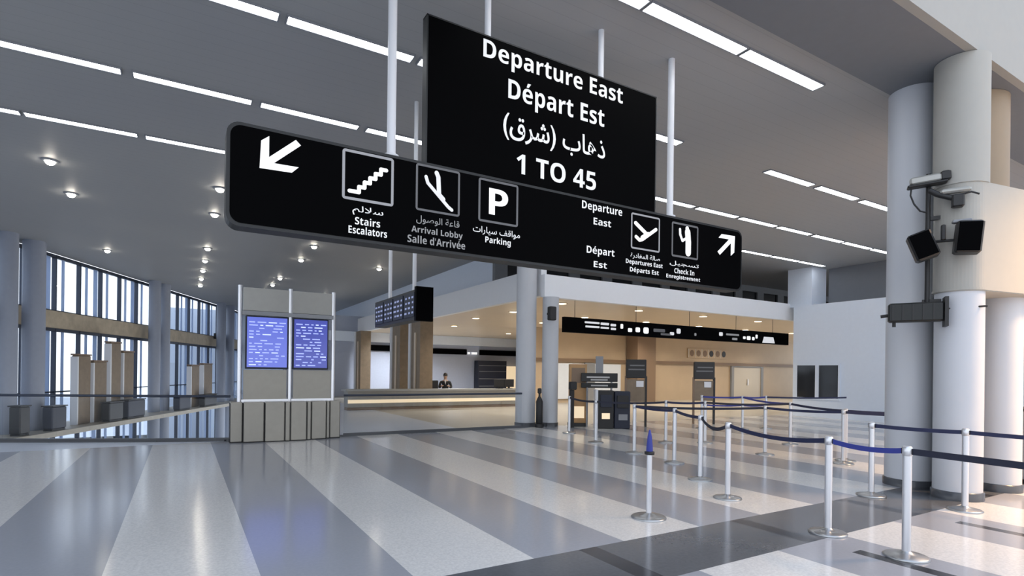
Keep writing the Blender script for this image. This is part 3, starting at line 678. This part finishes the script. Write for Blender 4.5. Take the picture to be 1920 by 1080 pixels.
def speaker(x, z, w, h, rot, lb, br):
    e = empty('loudspeaker', EM @ Vector((x, -.12, z)), lb, 'loudspeaker'); R = EM @ Matrix.Translation((x, -.16, z)) @ Matrix.Rotation(math.radians(rot), 4, 'Y')
    MB().rbox(-w/2, w/2, -.12, .10, -h/2, h/2, .02, R).build('cabinet', 'black', e)
    MB().box(-w/2+.02, w/2-.02, -.128, -.12, -h/2+.02, h/2-.02, R).build('grille', 'signblack', e)
    MB().tube([EM @ Vector((x, -.1, z)), EM @ Vector((br, .0, z+.02))], .018, 8).build('bracket', 'black', e)
    return e
speaker(-.08, 3.30, .26, .36, -20, 'black loudspeaker tilted on the left of the mast', 0)
c2 = empty('security_camera', EM @ Vector((.2, -.1, 3.95)), 'small white security camera with black bracket, lower on the mast', 'camera')
MB().rbox(.10, .42, -.12, -.02, 3.97, 4.03, .02, EM).build('housing', 'panell', c2)
MB().tube([EM @ Vector(p) for p in ((.0, -.03, 4.05), (.08, -.06, 3.98), (.20, -.08, 3.92), (.30, -.08, 3.88))], .035, 8).build('arm', 'black', c2)
MB().rbox(.22, .35, -.14, -.02, 3.78, 3.94, .015, EM).build('joint', 'black', c2)
MB().tube([EM @ Vector(p) for p in ((.32, -.08, 3.94), (.42, -.08, 3.96), (.50, -.08, 3.92))], .012, 8).build('cable', 'black', c2)
s2 = speaker(.38, 3.36, .27, .40, 5, 'black loudspeaker hanging upright on the right of the mast', .0)
MB().rbox(.22, .42, -.2, -.1, 3.56, 3.60, .01, EM).build('top_plate', 'grey', s2)
jb = MB().rbox(.12, .17, -.08, .0, 3.38, 3.58, .01, EM).build('junction_box', 'black'); tag(jb, 'tiny black box between the two loudspeakers on the mast', 'box')
EM = E0
tr = empty('cable_tray', EM @ Vector((0, -.1, 2.35)), 'black horizontal equipment bar strapped across the clustered columns', 'cable tray')
MB().rbox(-.44, .16, -.26, -.06, 2.33, 2.58, .02, EM).build('box', 'blackm', tr)
MB().box(.16, .20, -.28, -.04, 2.26, 2.64, EM).build('end_plate', 'black', tr)
MB().tube([EM @ Vector((-.52, -.1, 2.42)), EM @ Vector((-.44, -.1, 2.43))], .022, 8).build('stub', 'black', tr)
MB().tube([EM @ Vector((-.37, -.14, 2.34)), EM @ Vector((-.37, -.14, 2.27))], .022, 8).build('foot', 'black', tr)
MB().tube([EM @ Vector((.20, -.06, 2.50)), EM @ Vector((.62, -.02, 2.52))], .013, 8).build('rod', 'black', tr)
for q in range(5): MB().box(-.40+q*.11, -.38+q*.11, -.268, -.26, 2.35, 2.56, EM).build('rib', 'black', tr)
# speaker on the shorter column
s3 = empty('loudspeaker', (9.23, 13.32, 3.4), 'small black loudspeaker mounted high on the shorter column by the fascia', 'loudspeaker')
MB().rbox(9.12, 9.34, 13.16, 13.34, 3.12, 3.52, .02).build('cabinet', 'black', s3); MB().box(9.22, 9.28, 13.34, 13.50, 3.3, 3.36).build('bracket', 'black', s3)
# grey cabinet beyond the cluster
gc = empty('service_cabinet', (11.2, 3.2, 0), 'grey service cabinet at the right edge, beyond the clustered columns', 'cabinet')
MB().rbox(10.98, 11.7, 3.1, 3.6, .06, 1.1, .015).build('body', 'grey', gc); MB().box(10.96, 11.72, 3.08, 3.62, 1.1, 1.14).build('top', 'black', gc); MB().box(11.02, 11.66, 3.14, 3.56, 0, .06).build('foot', 'black', gc)

# ------------------------------------------------------------------ long black signboard in the check-in hall
BY = 13.9
sb = empty('signboard', (16, BY+.15, 2.85), 'long black signboard with small white symbols under the white fascia', 'signboard')
MB().box(10.15, 21.7, BY, BY+.12, 2.86, 3.34).build('panel', 'signblack', sb)
for x in (10.6, 13.2, 15.8, 18.4, 20.7): MB().lathe([(.008, 3.34), (.008, 3.95)], x, BY+.06, 10).build('hanger', 'black', sb)
def blobs(items, m, name): 
    mb = MB()
    for x0, x1, z0, z1 in items: mb.prismY(rrect(x0, x1, z0, z1, min(x1-x0, z1-z0)*.3), BY-.01, BY)
    mb.build(name, m, sb)
blobs([(10.95, 11.55, 3.18, 3.24), (10.98, 11.55, 3.05, 3.11), (11.6, 11.95, 3.16, 3.24), (11.6, 11.95, 3.04, 3.10), (12.02, 12.25, 3.14, 3.22), (12.03, 12.25, 3.02, 3.09)], 'letter', 'white_lines')
blobs([(12.45, 12.56, 3.08, 3.24), (12.78, 12.96, 2.99, 3.12), (13.12, 13.32, 3.0, 3.16), (13.48, 13.72, 2.97, 3.18)], 'letterhi', 'white_symbols')
blobs([(13.95, 14.5, 3.05, 3.16), (14.3, 14.8, 2.95, 3.02)], 'framedim', 'dim_lines')
blobs([(14.75, 14.95, 2.97, 3.08), (15.08, 15.28, 3.04, 3.22), (17.35, 17.55, 3.06, 3.2)], 'letter', 'white_symbols')
blobs([(17.75, 18.5, 3.1, 3.17), (18.1, 18.4, 2.93, 3.02), (16.0, 16.1, 3.0, 3.1)], 'lettermid', 'grey_lines')
blobs([(18.75, 18.9, 3.0, 3.1), (18.98, 19.2, 2.97, 3.12), (19.3, 19.45, 2.97, 3.1), (19.52, 19.64, 3.05, 3.2)], 'letterhi', 'white_symbols')
MB().prismY([(19.95, 2.90), (20.75, 2.90), (20.65, 3.14), (20.05, 3.14)], BY-.012, BY).build('lit_panel', 'letter', sb)
# six round openings on the back wall
fr6 = empty('picture_frames', (28.8, 23.9, 2.6), 'row of six small dark round openings in a pale strip on the beige wall', 'wall display')
MB().box(27.0, 30.7, 23.93, 23.998, 2.62, 3.22).build('strip', 'beige', fr6)
for k in range(6):
    cx = 27.35+k*.6; MB().prismY([(cx+.19*math.cos(2*PI*q/16), 2.92+.20*math.sin(2*PI*q/16)) for q in range(16)], 23.92, 23.93).build('opening', 'black' if k in (3, 5) else 'trimb', fr6)
    MB().box(cx-.31, cx-.28, 23.915, 23.93, 2.66, 3.18).build('divider', 'rod', fr6)

# ------------------------------------------------------------------ kiosks and stands near the check-in hall entrance
def vm(x, y, rot=-30): return Matrix.Translation((x, y, 0)) @ Matrix.Rotation(math.radians(rot), 4, 'Z')
k1 = empty('display_stand', (10.2, 13.2, 0), 'tall warm brown stand right of the shorter column', 'stand'); R = vm(10.2, 13.25)
MB().rbox(-.26, .26, -.12, .12, .10, 1.86, .01, R).build('body', 'woodw', k1); MB().box(-.28, .28, -.14, .14, 0, .10, R).build('base', 'black', k1)
MB().box(-.20, .20, -.128, -.12, 1.30, 1.75, R).build('dark_panel', 'trimb', k1); MB().box(-.19, .19, -.128, -.12, .25, .6, R).build('light_panel', 'ltbox', k1)
k2 = empty('self_service_kiosk', (10.55, 12.35, 0), 'dark self-service kiosk with white side under the black notice board', 'kiosk'); R = vm(10.5, 12.45)
MB().rbox(-.16, .30, -.18, .18, .0, 1.10, .02, R).build('body', 'black', k2); MB().box(-.24, -.16, -.18, .18, 0, 1.12, R).build('side_panel', 'rod', k2)
MB().rbox(-.10, .24, -.22, -.181, .62, .98, .01, R).build('screen', 'blueplas', k2); MB().box(-.05, .18, -.20, -.18, .28, .45, R).build('tray', 'ltbox', k2)
k3 = empty('self_service_kiosk', (10.95, 12.1, 0), 'dark blue self-service kiosk, right one beneath the black notice board', 'kiosk'); R = vm(11.0, 12.2)
MB().rbox(-.24, .22, -.18, .18, 0, 1.08, .02, R).build('body', 'blueplas', k3); MB().rbox(-.17, .17, -.22, -.181, .60, .96, .01, R).build('screen', 'black', k3); MB().box(-.12, .14, -.2, -.18, .25, .42, R).build('tray', 'grey', k3)
nb = empty('notice_board', (10.65, 12.7, 0), 'black two-row notice board on grey legs above the kiosks', 'notice board'); R = vm(10.62, 12.75)
MB().rbox(-.54, .54, -.03, .03, 1.34, 1.60, .01, R).build('board', 'black', nb)
for x in (-.36, .36): MB().lathe([(.03, 0), (.03, 1.34)], (R @ Vector((x, .0, 0))).x, (R @ Vector((x, .0, 0))).y, 12).build('leg', 'grey', nb)
MB().rbox(-.54, .54, -.03, .03, 1.16, 1.31, .01, R).build('board', 'blackm', nb)
MB().box(-.38, .30, -.036, -.03, 1.45, 1.50, R).box(-.26, .24, -.036, -.03, 1.38, 1.42, R).box(-.25, .25, -.036, -.03, 1.21, 1.25, R).build('grey_lines', 'lettermid', nb)
MB().box(-.10, .12, .05, .10, 1.34, 2.1, R).build('back_post', 'grey', nb)
def gate(x, y, lb, w=.6, h=2.02):
    e = empty('flight_info_stand', (x, y, 0), lb, 'information stand'); R = vm(x, y)
    MB().rbox(-w/2, w/2, -.06, .06, h-.56, h, .012, R).build('monitor', 'black', e)
    for s_ in (-1, 1): MB().box(s_*w/2-.03, s_*w/2+.03, -.03, .03, 0, h-.5, R).build('leg', 'trimb' if s_ < 0 else 'black', e)
    MB().box(-w/2+.03, w/2-.03, -.02, .02, .75, h-.6, R).build('back_panel', 'wood', e)
    MB().box(-w/2+.1, w/2-.06, -.066, -.06, h-.2, h-.16, R).box(-w/2+.06, w/2-.06, -.066, -.06, h-.32, h-.28, R).build('grey_lines', 'framedim', e)
    MB().box(.0, .22, -.05, -.02, h-.82, h-.64, R).build('paper', 'rod', e)
gate(11.7, 12.35, 'black-topped information stand behind the barrier, just right of the kiosks')
gate(14.4, 12.1, 'black-topped information stand under the six round openings', .66, 2.0)
ps = empty('narrow_stand', (9.75, 13.1, 0), 'narrow black stand right beside the shorter column', 'stand')
MB().rbox(9.74, 9.86, 12.95, 13.05, 0, 1.1, .01).build('body', 'black', ps); MB().rbox(9.70, 9.92, 12.9, 13.05, 1.1, 1.34, .02).build('head', 'black', ps)
fe = empty('bottle_stand', (8.93, 13.4, 0), 'black upright bottle-shaped stand before the gap between the tall and the shorter column', 'stand')
MB().lathe([(.09, .1), (.10, .12), (.10, .75), (.06, .85), (.03, .9), (.03, .98)], 8.93, 13.40, 20).build('bottle', 'black', fe); MB().lathe([(.12, 0), (.12, .1)], 8.93, 13.40, 20).build('foot', 'black', fe); MB().rbox(8.88, 8.98, 13.35, 13.45, .98, 1.14, .02).build('valve', 'black', fe)
# hall pillar behind the signboard
pb = MB().box(21.9, 23.3, 23.0, 23.9, 0, 3.95).build('square_pillar', 'trimb'); tag(pb, 'dark brown pillar against the beige wall, below the left half of the signboard', 'pillar')
# framed panels of the beige wall
wp1 = empty('wall_panel', (19.2, 23.9, 1), 'pale framed wall panels left of the dark brown pillar', 'wall panel')
MB().box(17.0, 18.9, 23.93, 23.998, .2, 2.1).build('panel', 'white', wp1); MB().box(19.6, 21.5, 23.93, 23.998, .2, 2.1).build('panel', 'white', wp1); MB().box(18.9, 19.6, 23.9, 23.998, .0, 2.15).build('divider', 'grey', wp1)

# ------------------------------------------------------------------ service counter at the back left of the hall
ct = empty('service_counter', (9.3, 22.2, 0), 'long beige service counter with warm-lit front at the back', 'counter')
MB().box(5.6, 13.4, 22.0, 22.6, .12, .76).build('body', 'panel', ct); MB().box(5.5, 13.5, 21.9, 22.7, .76, .83).build('top', 'panell', ct)
MB().box(5.6, 13.4, 22.05, 22.55, 0, .12).build('plinth', 'trimb', ct); MB().box(5.6, 13.4, 21.985, 21.999, .28, .42).build('light_strip', 'ltbox', ct)
for x in (12.62, 13.15):
    mo = empty('computer_monitor', (x, 22.3, .83), 'black monitor on the service counter, %s one' % ('left' if x < 13 else 'right'), 'monitor')
    MB().rbox(x-.27, x+.25, 22.28, 22.33, .90, 1.26, .01).build('screen', 'black', mo); MB().box(x-.04, x+.04, 22.3, 22.36, .85, .95).build('neck', 'black', mo); MB().box(x-.13, x+.13, 22.2, 22.42, .831, .85).build('foot', 'black', mo)
ch = empty('office_chair', (9.74, 22.98, 0), 'black office chair back behind the counter, left of the seated clerk', 'chair')
MB().rbox(9.56, 9.92, 23.1, 23.17, .65, 1.18, .03, None).build('backrest', 'black', ch); MB().rbox(9.56, 9.92, 22.85, 23.1, .45, .53, .03).build('seat', 'black', ch); MB().lathe([(.03, .08), (.03, .45)], 9.74, 22.98, 12).build('stem', 'black', ch)
MB().lathe([(.2, 0), (.2, .04), (.05, .08)], 9.74, 22.98, 20).build('base', 'black', ch)
# dark sign bands on the pale back wall
for (x0, x1, lb) in ((9.9, 11.6, 'short black sign band on the pale wall between the brown pillars'), (13.8, 16.6, 'black sign band on the pale wall above the clerk'), (17.6, 20.6, 'black sign band on the pale wall nearest the tall column')):
    z = 2.98 if x0 < 12 else 2.9; e = MB().rbox(x0, x1, 33.85, 33.99, z-.16, z+.2, .02).build('sign_band', 'signblack'); tag(e, lb, 'sign')
lt = empty('wall_light', (17.1, 33.9, 2.85), 'pair of small bright lit panels between the two black sign bands', 'wall light')
MB().box(16.7, 16.85, 33.9, 33.99, 2.78, 2.92).build('lit_panel', 'letterhi', lt); MB().box(17.0, 17.4, 33.9, 33.99, 2.78, 2.92).build('lit_panel', 'letterhi', lt)
bd = empty('back_shelving', (18.3, 33.7, 0), 'dark blue shelving with a warm lit end behind the counter', 'shelving')
MB().box(17.2, 19.4, 33.3, 33.9, 0, 2.35).build('cabinet', 'blueplas', bd)
for z in (.6, 1.1, 1.6, 2.0): MB().box(17.25, 19.35, 33.22, 33.3, z, z+.03).build('shelf', 'grey', bd)
MB().box(19.5, 20.6, 33.7, 33.9, .4, 2.0).build('lit_end', 'ltbox', bd)

# ------------------------------------------------------------------ clerk behind the counter
def skin_body(name, verts, edges, radii, m, parent, root=0, sub_=2):
    me = bpy.data.meshes.new(name); me.from_pydata(verts, edges, []); o = bpy.data.objects.new(name, me); COL.objects.link(o)

    o.modifiers.new('s', 'SKIN'); 
    for i, r in enumerate(radii): me.skin_vertices[0].data[i].radius = (r, r) if isinstance(r, (int, float)) else r
    me.skin_vertices[0].data[root].use_root = True
    sb_ = o.modifiers.new('u', 'SUBSURF'); sb_.levels = sub_; sb_.render_levels = sub_
    bpy.context.view_layer.update(); em = bpy.data.meshes.new_from_object(o.evaluated_get(bpy.context.evaluated_depsgraph_get()))
    bpy.data.objects.remove(o); em.materials.clear(); em.materials.append(M[m]); 
    for p in em.polygons: p.use_smooth = True
    em.name = name; n = bpy.data.objects.new(name, em); COL.objects.link(n); n.parent = parent; return n
pr = empty('person', (10.32, 23.25, 0), 'person with dark hair in dark uniform and white collar, sitting behind the counter', 'person')
pr.rotation_euler.z = math.radians(-24)
hip = .62
V = [(0, 0, hip), (0, -.01, hip+.18), (0, -.02, hip+.38), (0, -.02, hip+.50), (0, -.03, hip+.60), (0, -.03, hip+.70), (0, -.035, hip+.80),
     (.21, -.02, hip+.48), (.27, -.08, hip+.24), (.18, -.32, hip+.30), (.13, -.40, hip+.33), (-.21, -.02, hip+.48), (-.27, -.08, hip+.24), (-.18, -.32, hip+.30), (-.13, -.40, hip+.33),
     (.10, -.05, hip), (.12, -.42, hip+.0), (.12, -.42, .10), (.12, -.54, .05), (-.10, -.05, hip), (-.12, -.42, hip), (-.12, -.42, .10), (-.12, -.54, .05)]
Ed = [(0, 1), (1, 2), (2, 3), (3, 4), (4, 5), (5, 6), (3, 7), (7, 8), (8, 9), (9, 10), (3, 11), (11, 12), (12, 13), (13, 14), (0, 15), (15, 16), (16, 17), (17, 18), (0, 19), (19, 20), (20, 21), (21, 22)]
Rr = [(.15, .11), (.14, .10), (.16, .11), (.10, .08), .052, (.082, .095), (.07, .085), .062, .048, .036, .03, .062, .048, .036, .03, .085, .06, .04, .035, .085, .06, .04, .035]
skin_body('body', V, Ed, Rr, 'skin', pr)
# jacket and trousers over the body, slightly larger
JV = [V[i] for i in (0, 1, 2, 3, 7, 8, 9, 11, 12, 13)]; JE = [(0, 1), (1, 2), (2, 3), (3, 4), (4, 5), (5, 6), (3, 7), (7, 8), (8, 9)]
skin_body('jacket', JV, JE, [(.17, .13), (.16, .12), (.18, .13), (.115, .09), .075, .062, .048, .075, .062, .048], 'suit', pr)
TV = [V[i] for i in (0, 15, 16, 17, 19, 20, 21)]; skin_body('trousers', TV, [(0, 1), (1, 2), (2, 3), (0, 4), (4, 5), (5, 6)], [(.165, .125), .10, .075, .055, .10, .075, .055], 'suit', pr)
def uv(c, r, m, name, parent, n=14, cut=None):
    vs = []; fs = []
    for i in range(n+1):
        for j in range(2*n): a = PI*i/n; b = PI*j/n; vs.append((c[0]+r[0]*math.sin(a)*math.cos(b), c[1]+r[1]*math.sin(a)*math.sin(b), c[2]+r[2]*math.cos(a)))
    for i in range(n if not cut else cut):
        for j in range(2*n): k = (j+1) % (2*n); fs.append((i*2*n+j, (i+1)*2*n+j, (i+1)*2*n+k, i*2*n+k))
    o = MB().add(vs, fs, True).build(name, m); o.parent = parent; o.location = (0, 0, 0); return o
uv((0, -.005, hip+.80), (.098, .11, .115), 'hair', 'hair', pr, cut=9)
hz = hip+.755
for s_ in (-1, 1):
    uv((s_*.034, -.125, hz+.01), (.013, .008, .008), 'shirt', 'eye', pr, 8); uv((s_*.034, -.131, hz+.01), (.006, .004, .006), 'black', 'pupil', pr, 6); uv((s_*.088, -.02, hz), (.012, .022, .032), 'skin', 'ear', pr, 8)
uv((0, -.132, hz-.02), (.012, .018, .022), 'skin', 'nose', pr, 8); uv((0, -.115, hz-.062), (.026, .012, .007), 'trimb', 'mouth', pr, 8)
MB().prismY([(-.05, hip+.60), (0, hip+.36), (.05, hip+.60)], -.14, -.10).build('shirt_front', 'shirt').parent = pr
for s_ in (-1, 1):
    pv = [(s_*.13, -.40, hip+.33), (s_*.125, -.44, hip+.33)]; pe = [(0, 1)]; prr = [(.028, .018), (.036, .016)]
    for q, (dx, L) in enumerate(((-.026, .062), (-.009, .072), (.009, .068), (.026, .052))):
        b0 = len(pv); pv += [(s_*.125+dx, -.475, hip+.328), (s_*.125+dx*1.1, -.475-L*.55, hip+.324), (s_*.125+dx*1.15, -.475-L, hip+.314)]; pe += [(1, b0), (b0, b0+1), (b0+1, b0+2)]; prr += [.010, .009, .007]
    b0 = len(pv); pv += [(s_*.125-s_*.036, -.435, hip+.326), (s_*.125-s_*.058, -.46, hip+.318)]; pe += [(0, b0), (b0, b0+1)]; prr += [.011, .009]
    skin_body('hand', pv, pe, prr, 'skin', pr, sub_=1)
sc_ = empty('office_stool', (10.32, 23.25, 0), 'black stool under the clerk behind the counter', 'stool')
MB().lathe([(.2, .44), (.21, .47), (.2, .50)], 10.32, 23.25, 20).build('seat', 'black', sc_); MB().lathe([(.03, .06), (.03, .44)], 10.32, 23.25, 12).build('stem', 'steel', sc_); MB().lathe([(.24, 0), (.24, .03), (.05, .06)], 10.32, 23.25, 20).build('base', 'black', sc_)

# ------------------------------------------------------------------ unseen pendant added for the warm light at right
wl = empty('added_pendant', (11.8, .3, 6.1), 'unseen wide warm pendant lamp added over the floor right of the clustered columns', 'pendant lamp')
MB().lathe([(.62, 6.10), (.66, 6.12), (.5, 6.32), (.12, 6.45)], 11.8, .3, 40).build('shade', 'grey', wl); MB().lathe([(.015, 6.45), (.015, 9.5)], 11.8, .3, 8).build('cord', 'black', wl)
l = bpy.data.lights.new('lamp', 'AREA'); l.shape = 'DISK'; l.size = 1.2; l.spread = math.radians(125); l.energy = 430; l.color = (1, .60, .28)
lo = bpy.data.objects.new('bulb', l); COL.objects.link(lo); lo.parent = wl; lo.location = (0, 0, -.03)
